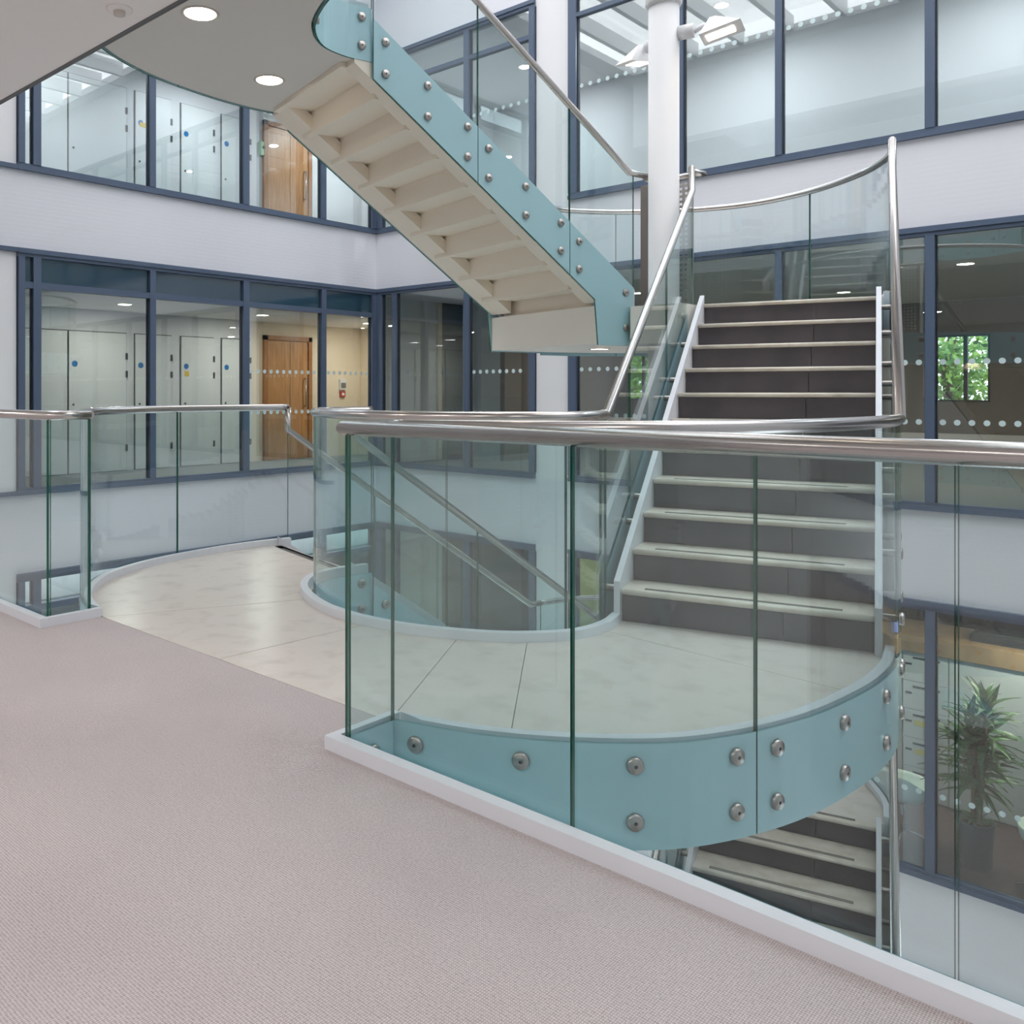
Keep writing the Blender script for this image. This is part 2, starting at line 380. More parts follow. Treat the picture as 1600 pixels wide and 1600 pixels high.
# ------------------------------------------------------------------ one flight
def flight(side, zlow, label, down_far=False, level=''):
    """right lane climbs away (s grows), left lane climbs towards the gallery"""
    root = empty('stair_flight', lane(side, LW/2, 0)+(zlow,), label=label, cat='staircase')
    ox, oy, oz = root.location
    def nose(k):   # s of the k-th nosing
        return (k-1)*G_ if side > 0 else SHL+(11-k)*G_
    dirn = 1 if side > 0 else -1
    def P(e, s, z): x, y = lane(side, e, s); return (x-ox, y-oy, z-oz)
    def slab(mb, e0, e1, sa, sb, z0, z1, k):
        sa, sb = min(sa, sb), max(sa, sb)
        q = [(e0, sa), (e1, sa), (e1, sb), (e0, sb)]
        if side < 0: q = q[::-1]
        mb.hexa([P(e, s, z0) for e, s in q]+[P(e, s, z1) for e, s in q], k)
    for k in range(1, 12):
        z = zlow+k*R_; sn = nose(k)
        if k < 11:
            mb = MB(); slab(mb, 0, LW, sn, sn+dirn*(G_+.012), z-.028, z, 'tread')
            t = mb.build('tread', root)
        else:
            mb = MB(); slab(mb, 0, LW, sn, sn+dirn*.06, z-.028, z, 'tread'); t = mb.build('tread', root)
        # rounded nosing and grip strip
        mb = MB(); mb.tube([P(0, sn, z-.014), P(LW, sn, z-.014)], .0145, 'tread', 10); mb.build('nosing', t)
        mb = MB()
        for j in range(3): slab(mb, .11, LW-.13, sn+dirn*(.035+.013*j), sn+dirn*(.043+.013*j), z, z+.0015, 'strip')
        tag(mb.build('grip_strip', t), label='dark ribbed anti-slip strip')
        for e0, e1 in ((0, .772), (.776, LW)):
            mb = MB(); slab(mb, e0, e1, sn+dirn*.018, sn+dirn*.032, z-R_, z-.027, 'riser'); mb.build('riser', root)
    # folded soffit
    mb = MB()
    for k in range(1, 12):
        z = zlow+k*R_; sn = nose(k)
        if k < 11: slab(mb, .02, LW-.02, sn+dirn*.03, sn+dirn*(G_+.075), z-.215, z-.185, 'soffit')
        slab(mb, .02, LW-.02, sn+dirn*.033, sn+dirn*.075, z-R_-.186, z-.186, 'soffit')
    o = mb.build('folded_soffit', root); tag(o, label='cream painted stepped underside')
    # side beams under the steps and strings
    def nz(s): # z of nosing line
        return zlow+R_+dirn*(s-nose(1))*R_/G_
    sA, sB = sorted((nose(1), nose(11)))
    for e0, e1 in ((-.088, .045), (LW-.19, LW+.086)):
        mb = MB()
        a, b = (sA+.02, sB+.10)
        if side < 0: a, b = sA-.03, sB+.08
        pr = []
        if side < 0: b = 2.03
        for s in (a, b): pr.append((s, nz(s)-.405, nz(s)-.30))
        q = [P(e0, a, pr[0][1]), P(e1, a, pr[0][1]), P(e1, b, pr[1][1]), P(e0, b, pr[1][1]), P(e0, a, pr[0][2]), P(e1, a, pr[0][2]), P(e1, b, pr[1][2]), P(e0, b, pr[1][2])]
        if side < 0: q = [q[3], q[2], q[1], q[0], q[7], q[6], q[5], q[4]]
        mb.hexa(q, 'soffit'); mb.build('side_beam', root)
    for e0, e1 in ((-.034, -.002), (LW+.002, LW+.034)):
        mb = MB()
        a = sA-(.02 if side > 0 else .02); b = sB+(.02 if side > 0 else .10)
        top, bot = .055, .39
        zt = lambda s: nz(s)+top
        prof_s = [a, b]
        zlo_clip = zlow-.30
        vs = []
        pts = [(a, nz(a)-bot), (a, zt(a)), (b, zt(b)), (b, nz(b)-bot)]
        vs = [P(e0, s, z) for s, z in pts]+[P(e1, s, z) for s, z in pts]
        fs = [(0, 1, 2, 3), (7, 6, 5, 4), (0, 4, 5, 1), (1, 5, 6, 2), (2, 6, 7, 3), (3, 7, 4, 0)]
        if side < 0: fs = [f[::-1] for f in fs]
        mb.add(vs, fs, 'string'); mb.build('string', root)
    return root

def flight_glass(side, zlow, e, label, joints, first_flat=0, group=None):
    """balustrade of a flight; travels from low s (gallery end) to high s (far end)"""
    dirn = 1 if side > 0 else -1
    s_lo = 0.0 if side > 0 else SHL
    n1s = 0 if side > 0 else SHL+10*G_
    def nz(s): return zlow+R_+dirn*(s-n1s)*R_/G_
    pts = []
    if side > 0: zs = (zlow, zlow+HW)      # floor at gallery end, floor at far end
    else: zs = (zlow+HW, zlow)
    sE = 2.62
    S0 = (.12 if e < 0 else 0.0) if side > 0 else (0.0 if e > 0 else -.12)
    def zt(s):
        if side > 0: return min(zs[0]+RH+max(0, s-S0)*R_/G_, zs[1]+.90)
        return max(zs[0]+.90-max(0, s-S0)*R_/G_, zs[1]+RH)
    # breakpoints
    if side > 0: br = [0, max(S0, .001)+.0, .17, .30, 1.2, 2.35, 2.5, sE]
    else: br = [0.0, .10, 1.2, 1.99, 2.025, 2.41]+([sE] if e > 0 else [])
    A = []
    for s in br:
        if side > 0:
            zf = min(max(nz(s)+.0, zs[0]+.0), zs[1]+.01); zb = max(nz(s)-.40, zs[0]-.318); zb = min(zb, zs[1]-.37)
            top = zt(s)
        else:
            zf = min(nz(s)-.01, zs[0]+.0); zb = min(nz(s)-.41, zs[0]-.375)
            if s >= 2.02: zb = zlow-.31
            zf = max(zf, zs[1]+.0)
            top = zt(s)
        x, y = lane(side, e, s); A.append((x, y, zb-zlow, zf-zlow, top-zlow-.012))
    # handrail
    def L3(s, z): x, y = lane(side, e, s); return (x, y, z-zlow)
    if side > 0:
        s0 = .12 if e < 0 else 0.0
        s1 = s0+(HW+.90-RH)/(R_/G_)
        rail = [L3(-.001, zs[0]+RH), L3(s0+.001, zs[0]+RH), L3(s1, zs[1]+.90), L3(s1, zs[1]+RH), L3(max(s1, sE)+.001, zs[1]+RH)]
        if s0 < .01: rail = rail[1:]
    else:
        s0 = .0 if e > 0 else -.12
        s1 = s0+(HW+.90-RH)/(R_/G_)
        rail = [L3(s0, zs[0]+RH), L3(s0, zs[0]+.90), L3(s1, zs[1]+RH), L3(max(s1+.01, sE), zs[1]+RH)]
    outw = {(1, True): 1, (1, False): -1, (-1, True): -1, (-1, False): 1}[(side, e < 0)]
    return balustrade('stair_balustrade', label, A, joints, rail, outw, z0=zlow, group=group, mid=.8, ends=(.09, .09))

LV = {-1: 'the floor below', 0: "the photographer's floor", 1: 'the floor above'}
FL = {(1, -1): 'lower stair flight climbing away under the curved landing, cream treads and slate risers',
      (-1, -1): 'stair flight going down behind the glass well at the far left of the landing',
      (1, 0): 'main stair flight climbing away from the landing, cream treads with slate risers',
      (-1, 0): 'upper stair flight seen from below, cream stepped underside and teal glass side'}
for k in (-1, 0):
    z0 = k*S
    flight(1, z0, FL[(1, k)]); flight(-1, z0+HW, FL[(-1, k)])
    nm = {-1: 'lower', 0: 'main'}[k]; nm2 = {-1: 'descending', 0: 'upper'}[k]
    flight_glass(1, z0, GI, f'glass balustrade with steel handrail on the well side of the {nm} right-hand flight', [.62, 1.66])
    flight_glass(1, z0, GO, f'glass balustrade with steel handrail on the outer side of the {nm} right-hand flight', [.9, 1.8])
    flight_glass(-1, z0+HW, GI, f'glass balustrade with teal frosted foot on the well side of the {nm2} left-hand flight', [.86, 1.73])
    flight_glass(-1, z0+HW, GO, f'glass balustrade on the outer side of the {nm2} left-hand flight', [.8, 1.7])

# ------------------------------------------------------------------ landings
def plane_cut(P, n):  # resample to n points by arc length
    cum = [0]
    for i in range(1, len(P)): cum.append(cum[-1]+math.dist(P[i], P[i-1]))
    return [tuple(at_len(P, cum, cum[-1]*i/(n-1))[0]) for i in range(n)]
def inner_off(P, d): return offset(P, d)

def seg_between(P, a, b):
    """part of polyline P between the points nearest a and b"""
    ia = min(range(len(P)), key=lambda i: math.dist(P[i], a)); ib = min(range(len(P)), key=lambda i: math.dist(P[i], b))
    q = P[ia:ib+1] if ia <= ib else P[ib:ia+1][::-1]
    return q

def landing(k):
    z0 = k*S
    lab = {-1: 'white curved stair landing two levels down, under the main one',
           0: 'curved limestone stair landing with white kerbs beside the carpet',
           1: 'underside of the curved upper landing with round downlights, top left'}[k]
    root = empty('stair_landing', (AX, 2.5, z0), label=lab, cat='landing')
    ox, oy = AX, 2.5
    Oin = offset(O_R, .055)   # inner edge of outer kerb
    if Oin[10][0] > O_R[10][0]: Oin = offset(O_R, -.055); sg = -1
    else: sg = 1
    body_out = offset(O_R, sg*.085)
    a = lane(1, LW, -.02)
    OR = [p for p in offset(O_R, sg*.055) if p[1] > 2.33 and p[1] < a[1]-.06]
    IR = [p for p in I_half if p[1] <= lane(1, 0, -.03)[1]]
    # slab: right outer, line at carpet, left outer, left nosing, inner ring back
    ORs = [p for p in offset(O_R, sg*.017) if p[1] > 2.30 and p[1] < a[1]-.04]
    outer = [lane(1, LW+.08, .03)]+ORs[::-1]+[(-2.192, 2.292), (-2.20, 2.08), (-4.40, 2.08), (2*AX+2.192, 2.292)]+mirror(ORs)+[lane(-1, LW+.08, SHL+.02)]
    IS = offset(I_ALL, SGN*.066)
    inner = [p for p in IS[::-1] if p[1] < 4.14]
    poly = outer+inner
    SB = -.352 if k == 1 else -.31
    mb = MB(); mb.prism([(x-ox, y-oy) for x, y in poly], SB, -.014, 'soffit_grey')
    mb.build('slab', root)
    # stone tiles between radial joints
    def off(P): return [(x-ox, y-oy) for x, y in P]
    OB = [lane(1, LW, .018)]+OR[::-1]+[(-2.235, 2.315)]+[(-2.235-i*.107, 2.315) for i in range(1, 20)]+[(-4.365, 2.315)]+mirror(OR)+[lane(-1, LW, SHL)]
    IB = [lane(1, 0, .018)]+[p for p in I_half[1:]]+[p for p in mirror(I_half)[::-1][1:-1] if p[1] < 4.05]+[lane(-1, 0, SHL)]
    J = JOINTS
    cuts = [(IB[0], OB[0])]+J+[(IB[-1], OB[-1])]
    for (i0, o0), (i1, o1) in zip(cuts[:-1], cuts[1:]):
        si = seg_between(IB, i0, i1); so = seg_between(OB, o0, o1)
        pl = so+si[::-1]
        # shrink a hair for the joint
        cx_ = sum(p[0] for p in pl)/len(pl); cy_ = sum(p[1] for p in pl)/len(pl)
        q = []
        for idx, p in enumerate(pl):
            if idx in (0, len(pl)-1) or idx in (len(so)-1, len(so)):
                d = Vector((cx_-p[0], cy_-p[1])).normalized()*.004; p = (p[0]+d.x, p[1]+d.y)
            q.append(p)
        MB().prism(off(q), -.014, 0, 'stone').build('stone_tile', root)
    # kerbs
    for nm, A, B in (('outer', O_R, None),):
        for mir in (0, 1):
            P1 = offset(O_R, sg*.014); P2 = offset(O_R, sg*.055)
            P1 = [p for p in P1 if p[1] > 2.31]; P2 = [p for p in P2 if p[1] > 2.31]
            n = min(len(P1), len(P2)); P1 = plane_cut(P1, 40); P2 = plane_cut(P2, 40)
            if mir: P1, P2 = mirror(P1), mirror(P2)
            b = MB(); ribbon(b, off(P1), off(P2), -.014, .045, 'kerb'); b.build('kerb', root)
    b = MB(); P1 = I_ALL; P2 = I_K
    ribbon(b, off(P1), off(P2), -.014, .045, 'kerb'); b.build('kerb', root)
    return root
def UP(x, y, z=0.):   # floor points read off the photograph, used once as plan coordinates
    f, h = 1377.3, 613.; t = math.radians(44.38); Z = f*(1.2-z)/(y-h); X = (x-600)/f*Z
    return (math.cos(t)*X-math.sin(t)*Z, math.sin(t)*X+math.cos(t)*Z)
JOINTS = [(UP(950, 988), UP(1340, 1085)), (UP(830, 1006), UP(812, 1140)), (UP(716, 1000), UP(612, 1116)), (UP(560, 977), UP(347, 1031)), (UP(480, 937), UP(205, 958))]
for k in (-1, 0, 1): landing(k)

def half_landing(k):
    z0 = k*S+HW
    lab = {-1: 'white half landing of the lower stair, seen below the landing edge', 0: 'white half landing at the head of the main stair flight'}[k]
    root = empty('half_landing', (AX, 7, z0), label=lab, cat='landing'); ox, oy = AX, 7
    edge = offset(HC, .05)
    if edge[20][1] > HC[20][1]: edge = offset(HC, -.05); sg = -1
    else: sg = 1
    poly = [lane(1, LW, 2.545)]+[p for p in edge if p[1] > 6.98]+[lane(-1, LW+.088, 2.46), lane(-1, LW+.088, 2.03), lane(-1, -.09, 2.03), lane(-1, -.09, 2.44), (AX-.222, 6.41), (AX-.19, 6.36), (AX+.235, 6.36), (AX+.235, 6.58), lane(1, 0, 2.545)]
    off = lambda P: [(x-ox, y-oy) for x, y in P]
    mb = MB(); mb.prism(off(poly), -.30, -.001, 'halfwhite', 'stone'); mb.build('slab', root)
    P1 = plane_cut([p for p in offset(HC, sg*.014)], 50); P2 = plane_cut([p for p in offset(HC, sg*.052)], 50)
    b = MB(); ribbon(b, off(P1), off(P2), -.30, .045, 'kerb'); b.build('kerb', root)
    return root
for k in (-1, 0): half_landing(k)

# landing balustrades
def cumlen(P):
    return sum(math.dist(P[i], P[i-1]) for i in range(1, len(P)))
for k in (-1, 0, 1):
    z0 = k*S; lv = {-1: 'lower', 0: 'main', 1: 'upper'}[k]
    bot = -.36 if k == 1 else -.318
    
    LO = cumlen(O_R)
    rt = [(x, y, RH) for x, y in O_R]
    balustrade('landing_balustrade', f'curved glass balustrade with disc fixings round the right side of the {lv} landing',
               zipP(O_R, bot, .035, RH-.015), [1.30] if LO > 1.5 else [], rt, -1, z0=z0, ends=(.09, .09), mid=.7)
    lt = [(x, y, RH) for x, y in O_L]
    balustrade('landing_balustrade', f'curved glass balustrade round the left side of the {lv} landing',
               zipP(O_L, bot, .035, RH-.015), [.62, 1.75], lt, 1, z0=z0, ends=(.09, .09), mid=.7)
    ring = [(x, y, RH) for x, y in I_G]
    balustrade('well_balustrade', f'curved glass balustrade with steel rail round the open well of the {lv} landing',
               zipP(I_G, bot, -.005, RH-.015), [.42, 1.02, 2.3, 3.0], ring, SGN, z0=z0, ends=(.08, .08), mid=.7)
for k in (-1, 0):
    z0 = k*S+HW
    balustrade('half_landing_balustrade', f'curved glass balustrade round the {({-1: "lower", 0: "main"})[k]} half landing',
               zipP(HC, -.33, .035, RH-.015), [1.5, 3.35], [(x, y, RH) for x, y in HC], -1, z0=z0, ends=(.09, .09), mid=.7)
    # rail and perforated screen between the flights
    a = lane(-1, GI, 2.55); b_ = lane(1, GI, 2.62)
    root = empty('well_screen', (AX, 6.9, z0), label=f'perforated steel screen and rail behind the round column, {({-1: "lower", 0: "main"})[k]} half landing', cat='screen')
    ox, oy = AX, 6.9
    path = [a, (AX-.20, 6.76), (AX+.20, 6.78), b_]
    MB().tube([(x-ox, y-oy, RH-.02) for x, y in path], .026, 'steel').build('handrail', root)
    MB().box(-.315, -.14, -.145, -.135, 0, RH-.04, 'steel_dull').build('post', root)
    b = MB(); b.box(.115, .135, -.15, -.12, 0, RH-.04, 'steel_dull'); b.build('post', root)
    mb = MB(); nx, nz_ = 11, 48; wd = .245; hh = RH-.10
    vs = []; fs = []
    xs = [i*wd/nx for i in range(nx+1)]; zs = [.03+j*hh/nz_ for j in range(nz_+1)]
    for j in range(nz_+1):
        for i in range(nx+1): vs.append((-.13+xs[i], -.14, zs[j]))
    for j in range(nz_):
        for i in range(nx):
            if i % 2 == 1 and j % 2 == 1: continue
            fs.append((j*(nx+1)+i, j*(nx+1)+i+1, (j+1)*(nx+1)+i+1, (j+1)*(nx+1)+i))
    mb.add(vs, fs, 'steel_dull'); o = mb.build('perforated_sheet', root)
    sm = o.modifiers.new('thick', 'SOLIDIFY'); sm.thickness = .002

# gallery balustrades (straight)
YG = 2.04
balustrade('gallery_balustrade', 'straight glass balustrade with a thick steel rail, nearest the camera', [(4.6, YG, -.385, .035, RH-.015), (-2.173, YG, -.385, .035, RH-.015)],
           [4.6-3.8+(-.0), 4.6-1.35, 4.6+.41, 4.6+1.29][1:], [(4.6, YG, RH), (-2.173, YG, RH), (-2.173, 2.27, RH)], 1, fix=True, mid=.8)
balustrade('return_balustrade', 'short glass return at the near corner of the landing', [(-2.173, YG+.014, -.385, .035, RH-.015), (-2.173, 2.262, -.385, .035, RH-.015)], [], None, -1)
balustrade('gallery_balustrade', 'straight glass balustrade at the left edge of the carpet', [(-9.9, YG, -.385, .035, RH-.015), (2*AX+2.173, YG, -.385, .035, RH-.015)],
           [1.2, 2.6, 4.0], [(-9.9, YG, RH), (2*AX+2.173, YG, RH), (2*AX+2.173, 2.27, RH)], 1, fix=True, mid=.8)
balustrade('return_balustrade', 'short glass return at the left corner of the landing', [(2*AX+2.173, YG+.014, -.385, .035, RH-.015), (2*AX+2.173, 2.262, -.385, .035, RH-.015)], [], None, 1)
for lab, x0, x1, xr in (('white kerb under the near straight glass balustrade', -2.218, 4.6, (-2.218, -2.186)), ('white kerb under the left straight glass balustrade', -9.9, 2*AX+2.218, (2*AX+2.186, 2*AX+2.218))):
    r = empty('floor_kerb', (x0, 1.98, 0), label=lab, cat='kerb')
    MB().box(0, x1-x0, 0, .044, 0, .046, 'kerb').build('kerb_bar', r)
    MB().box(xr[0]-x0, xr[1]-x0, .044, .335, 0, .046, 'kerb').build('kerb_bar', r)

# ------------------------------------------------------------------ column with spot lamps
col = empty('round_column', (AX, 6.54, -7.5), label='white round column rising through the half landing', cat='column')
b = MB(); b.cyl((0, 0, 0), .118, 0, 11.80, 'white', 40); b.build('shaft', col)
b = MB(); b.lathe((0, 0, 0), [(.118, 11.75), (.134, 11.757), (.140, 11.77), (.140, 11.84), (.128, 11.86), (0, 11.86)], 'white', 40); b.build('cap', col)
def spot(side, label, ang, z):
    r = empty('spot_lamp', (AX+side*.118*math.cos(ang), 6.54+side*.118*math.sin(ang), z), ang if side > 0 else PI+ang, label=label, cat='lamp')
    MB().cyl((0, 0, 0), .055, 0, .115, 'white', 20, axis='x').build('wall_mount', r)
    MB().tube([(.115, 0, -.01), (.20, 0, .03)], .02, 'white', 8).build('arm', r)
    v = [(.17, -.13, -.09), (.47, -.13, -.03), (.47, .13, -.03), (.17, .13, -.09), (.23, -.03, .065), (.27, -.03, .07), (.27, .03, .07), (.23, .03, .065)]
    MB().hexa(v, 'white').build('housing', r)
    q = [(.21, -.06, -.0865), (.41, -.06, -.0465), (.41, .06, -.0465), (.21, .06, -.0865)]
    MB().add(q+[(x, y, z+.003) for x, y, z in q], [(0, 1, 2, 3)[::-1], (4, 5, 6, 7), (0, 1, 5, 4), (1, 2, 6, 5), (2, 3, 7, 6), (3, 0, 4, 7)], 'lamp').build('lens', r)
    return r
spot(1, 'white wedge-shaped spot lamp on the right side of the column', .25, 4.02)
spot(-1, 'white wedge-shaped spot lamp half hidden left of the column', -.6, 4.02)

# ------------------------------------------------------------------ downlights
def downlight(x, y, z, label, r=.09, group=None, m='lamp'):
    o = empty('downlight', (x, y, z), label=label, cat='light', group=group)
    b = MB(); b.lathe((0, 0, 0), [(r, .0), (r*1.08, -.006), (r*1.22, -.004), (r*1.24, 0)], 'lampring', 28); b.build('trim_ring', o)
    b = MB(); b.cyl((0, 0, 0), r, -.004, .0, m, 28); b.build('diffuser', o)
    return o
zs_ = S-.353
downlight(-4.362, 2.925, zs_, 'round downlight under the upper landing, nearest the ceiling edge')
downlight(-4.942, 3.891, zs_, 'round downlight under the upper landing, above the stair underside')
downlight(-2.238, 2.925, zs_, 'round downlight under the right half of the upper landing, near the gallery', group='downlights under the right half of the upper landing')
downlight(-1.70, 3.891, zs_, 'round downlight under the right half of the upper landing, near the stair', group='downlights under the right half of the upper landing')
downlight(-4.04, 6.82, HW-.301, 'round downlight under the half landing', .075)
downlight(-2.56, 6.82, HW-.301, 'round downlight under the right half of the half landing', .075)

# ------------------------------------------------------------------ setting: floors, slabs, ceilings
def struct(name, mb, **kw): return tag(mb.build(name), kind='structure', **kw)
b = MB()
for x0, x1, y1 in ((-9.98, -4.385, 1.981), (-4.385, -2.215, 2.3115), (-2.215, XR, 1.981)): b.box(x0, x1, -5, y1, -.03, 0, 'carpet')
b.box(-9.98, XR, -5, 2.02, -.91, -.03, 'white')
struct('floor', b)
b = MB(); b.box(-9.98, XR, -5, 2.06, 2.85, S-.03, 'ceil'); b.box(-9.98, XR, 2.06, 2.07, 2.845, S, 'edge_dark'); b.box(-9.98, XR, -5, 2.06, S-.03, S, 'carpet')
b.box(-9.98, XR, 2.045, 2.06, 2.846, 2.85, 'edge_dark')
struct('ceiling', b)
b = MB(); b.box(-9.98, XR, -5, 2.02, -S-.91, -S, 'softwhite'); b.box(-9.98, XR, -5, YB, -7.6, -7.52, 'stone'); struct('floor', b)
# smoke detector near top-left
sd = empty('smoke_detector', (-3.467, 1.915, 2.85), label='round grey sensor on the near ceiling, top left', cat='detector')
MB().lathe((0, 0, 0), [(.055, 0), (.055, -.006), (.045, -.01), (.026, -.012)], 'ceil', 24).build('base', sd)
MB().lathe((0, 0, 0), [(.026, -.012), (.024, -.028), (.012, -.032), (0, -.032)], 'lampring', 20).build('sensor', sd)
# fill lights added above the gallery, out of view, to brighten the carpet
for i, (x, y) in enumerate([(-6.8, .9), (-4.6, -.4), (-2.4, -.9), (-.6, -1.2), (1.6, .4), (-6.5, -3), (-3, -3.2), (0, -3.2), (3.4, -1.6)]):
    downlight(x, y, 2.849, 'added round fill light in the gallery ceiling, unseen behind the camera', .16, 'added gallery fill lights', 'fill_disc')
    l = bpy.data.lights.new('gallery_fill_light', 'AREA'); l.shape = 'DISK'; l.size = .32; l.energy = 11; l.color = (1, .955, .91)
    o = bpy.data.objects.new('gallery_fill_light', l); C.objects.link(o); o.location = (x, y, 2.84); tag(o, kind='structure')
# rear and right walls of the gallery and atrium
b = MB(); b.box(-9.98, XR, -5.1, -5, -7.6, -.9, 'taupe'); b.box(-9.98, XR, -5.1, -5, -.9, 8.2, 'softwhite'); struct('wall_rear', b)
b = MB(); b.box(XR, XR+.15, -5.1, YB, -7.5, 8.2, 'white'); struct('wall_right', b)
b = MB(); b.box(-9.98, XR, 1.6, 2.06, S+3.0, 8.2, 'white'); b.box(-9.98, XR, .2, .3, S, S+3, 'softwhite'); struct('wall_near', b)

# ------------------------------------------------------------------ glazed walls
FW = .085
wn = [0]; pane_i = [0]
def glazed(axis, u0, u1, z0, z1, mulls, transom=None, top_dark=False, dots=(), label='', solid=()):
    """axis 'x': wall plane x=XL (u is y); axis 'y': wall plane y=YB (u is x). Frame stands .05 proud into the atrium"""
    wn[0] += 1
    root = empty(f'window_{wn[0]}', (XL, u0, z0) if axis == 'x' else (u0, YB, z0), kind='structure')
    sgn = 1 if axis == 'x' else -1
    def bx(mb, ua, ub, d0, d1, za, zb, k):   # d: towards the atrium
        if axis == 'x': mb.box(d0, d1, ua-u0, ub-u0, za-z0, zb-z0, k)
        else: mb.box(ua-u0, ub-u0, -d1, -d0, za-z0, zb-z0, k)
    b = MB(); bx(b, u0, u1, -.05, .055, z0, z0+.05, 'frame'); bx(b, u0, u1, -.05, .035, z0+.05, z0+.082, 'frame'); b.build('sill', root)
    b = MB(); bx(b, u0, u1, -.05, .055, z1-.055, z1, 'frame'); bx(b, u0, u1, -.05, .035, z1-.095, z1-.055, 'frame'); b.build('head', root)
    for a, c in mulls:
        b = MB(); bx(b, a, c, -.05, .045, z0+.082, z1-.095, 'frame'); bx(b, a-.012, c+.012, -.045, .004, z0+.082, z1-.095, 'gasket'); b.build('mullion', root)
    ed = sorted([u for m in mulls for u in m]); gaps = []
    prev = u0
    for a, c in sorted(mulls):
        if a-prev > .06: gaps.append((prev, a))
        prev = c
    if u1-prev > .06: gaps.append((prev, u1))
    for a, c in gaps:
        if transom:
            b = MB(); bx(b, a, c, -.05, .04, transom[0], transom[1], 'frame'); b.build('transom', root)
            zz = [(z0+.082, transom[0], 'pane'), (transom[1], z1-.095, 'pane_dark' if top_dark else 'pane')]
        else: zz = [(z0+.082, z1-.095, 'pane')]
        for za, zb, k in zz:
            b = MB(); bx(b, a, c, -.012, -.002, za, zb, k); b.build('glass_pane', root)
            if k == 'pane_dark': continue
        for zd in dots:
            b = MB(); n = max(1, int((c-a-.06)/.118)); st = (c-a)/n
            for i in range(n):
                u = a+st*(i+.5)-u0; r = .029; vs = []
                for q in range(12):
                    an = 2*PI*q/12; du, dz = r*math.cos(an), r*math.sin(an)
                    vs.append((.001, u+du, zd-z0+dz) if axis == 'x' else (u+du, -.001, zd-z0+dz))
                b.add(vs, [list(range(12))], 'dots')
            tag(b.build('frosted_dots', root), kind='stuff')
    return root
ml = [(4.311, 4.385), (4.483, 4.575), (6.011, 6.095), (7.493, 7.594), (8.961, 9.055), (10.05, YB)]
ZS = [(.01, 2.868)]
# left wall
glazed('x', 4.3, YB, .01, 2.868, ml, (2.41, 2.485), True, label='left')
glazed('x', 4.3, YB, S+.01, S+2.868, ml, (S+2.41, S+2.485), False)
glazed('x', 4.3, YB, -S+.06, -.9, ml, (-S+2.41, -S+2.485), False)
glazed('x', 2.1, YB, -2*S+.06, -S-.9, [(4.311, 4.385), (6.011, 6.095), (7.493, 7.594), (8.961, 9.055)])
# back wall
mbL = [(XL, -9.98), (-9.75, -9.655), (-8.275, -8.18), (-7.112, -7.027)]
mbR = [(-6.483, -6.36), (-4.95, -4.87), (-3.783, -3.713), (-2.311, -2.227), (-.75, -.67), (.82, .9), (2.4, 2.48), (3.9, 3.98), (5.12, XR)]
D1, D2 = 1.503, .90
glazed('y', XL, -7.027, .01, 2.868, mbL, None)
w_ = glazed('y', -6.483, XR, .01, 2.868, mbR, None, dots=(D1, D2))
glazed('y', XL, -7.027, S+.01, S+2.868, mbL, (S+2.335, S+2.40), False, dots=(S+D1,))
glazed('y', -6.483, XR, S+.01, S+2.868, mbR, (S+2.42, S+2.475), False, dots=(S+D1,))
glazed('y', XL, -7.027, -S+.06, -.9, mbL, None)
glazed('y', -6.483, XR, -S+.06, -.9, mbR, None, dots=(-S+.92,))
glazed('y', XL, XR, -2*S+.06, -S-.9, mbL+mbR, None)
# dots on single panes of the level-0 glazing
def dotrow(axis, a, c, zd, st=.118, parent=None):
    b = MB(); n = int((c-a)/st); r = .03
    for i in range(n):
        u = a+st*(i+.5); vs = []
        for q in range(12):
            an = 2*PI*q/12; du, dz = r*math.cos(an), r*math.sin(an)
            vs.append((XL+.0015, u+du, zd+dz) if axis == 'x' else (u+du, YB-.0015, zd+dz))
        b.add(vs, [list(range(12))], 'dots')
    o = b.build('frosted_dots'); o.parent = parent; o.matrix_parent_inverse = Matrix.Translation(-parent.location); tag(o, kind='stuff')
W = {o.name: o for o in bpy.data.objects if o.name.startswith('window_')}
dotrow('x', 7.60, 8.96, 1.50, parent=W['window_1']); dotrow('x', 7.60, 8.96, .91, parent=W['window_1'])
dotrow('x', 9.07, 10.04, 1.50, parent=W['window_1'])
dotrow('y', -8.17, -7.12, 1.50, parent=W['window_5']); dotrow('y', -8.17, -7.12, .90, parent=W['window_5'])
dotrow('x', 7.60, 8.96, S+1.50, parent=W['window_2'])

# spandrels
b = MB()
for z0, z1 in ((2.868, S+.01), (-.9, .01), (-S-.9, -S+.06), (S+2.868, 8.2)): b.box(XL-.15, XL, -5.1, YB+.15, z0, z1, 'wall')
for z0, z1 in ((.01, 2.868), (S+.01, S+2.868), (-S+.06, -.9)): b.box(XL-.15, XL, -5.1, 4.3, z0, z1, 'white')
b.box(XL, XL+.05, 2.1, 4.3, .01, .06, 'frame'); b.box(XL, XL+.05, 2.1, 4.3, S+.01, S+.06, 'frame'); b.box(XL, XL+.05, 2.1, 4.3, 2.82, 2.868, 'frame')
struct('wall_left', b)
b = MB()
for z0, z1 in ((2.868, S+.01), (-.9, .01), (-S-.9, -S+.06), (S+2.868, 8.2)): b.box(XL, XR, YB, YB+.15, z0, z1, 'wall')
for z0, z1 in ((.01, 2.868), (S+.01, S+2.868), (-S+.06, -.9)): b.box(-7.027, -6.483, YB, YB+.15, z0, z1, 'white')
struct('wall_back', b)

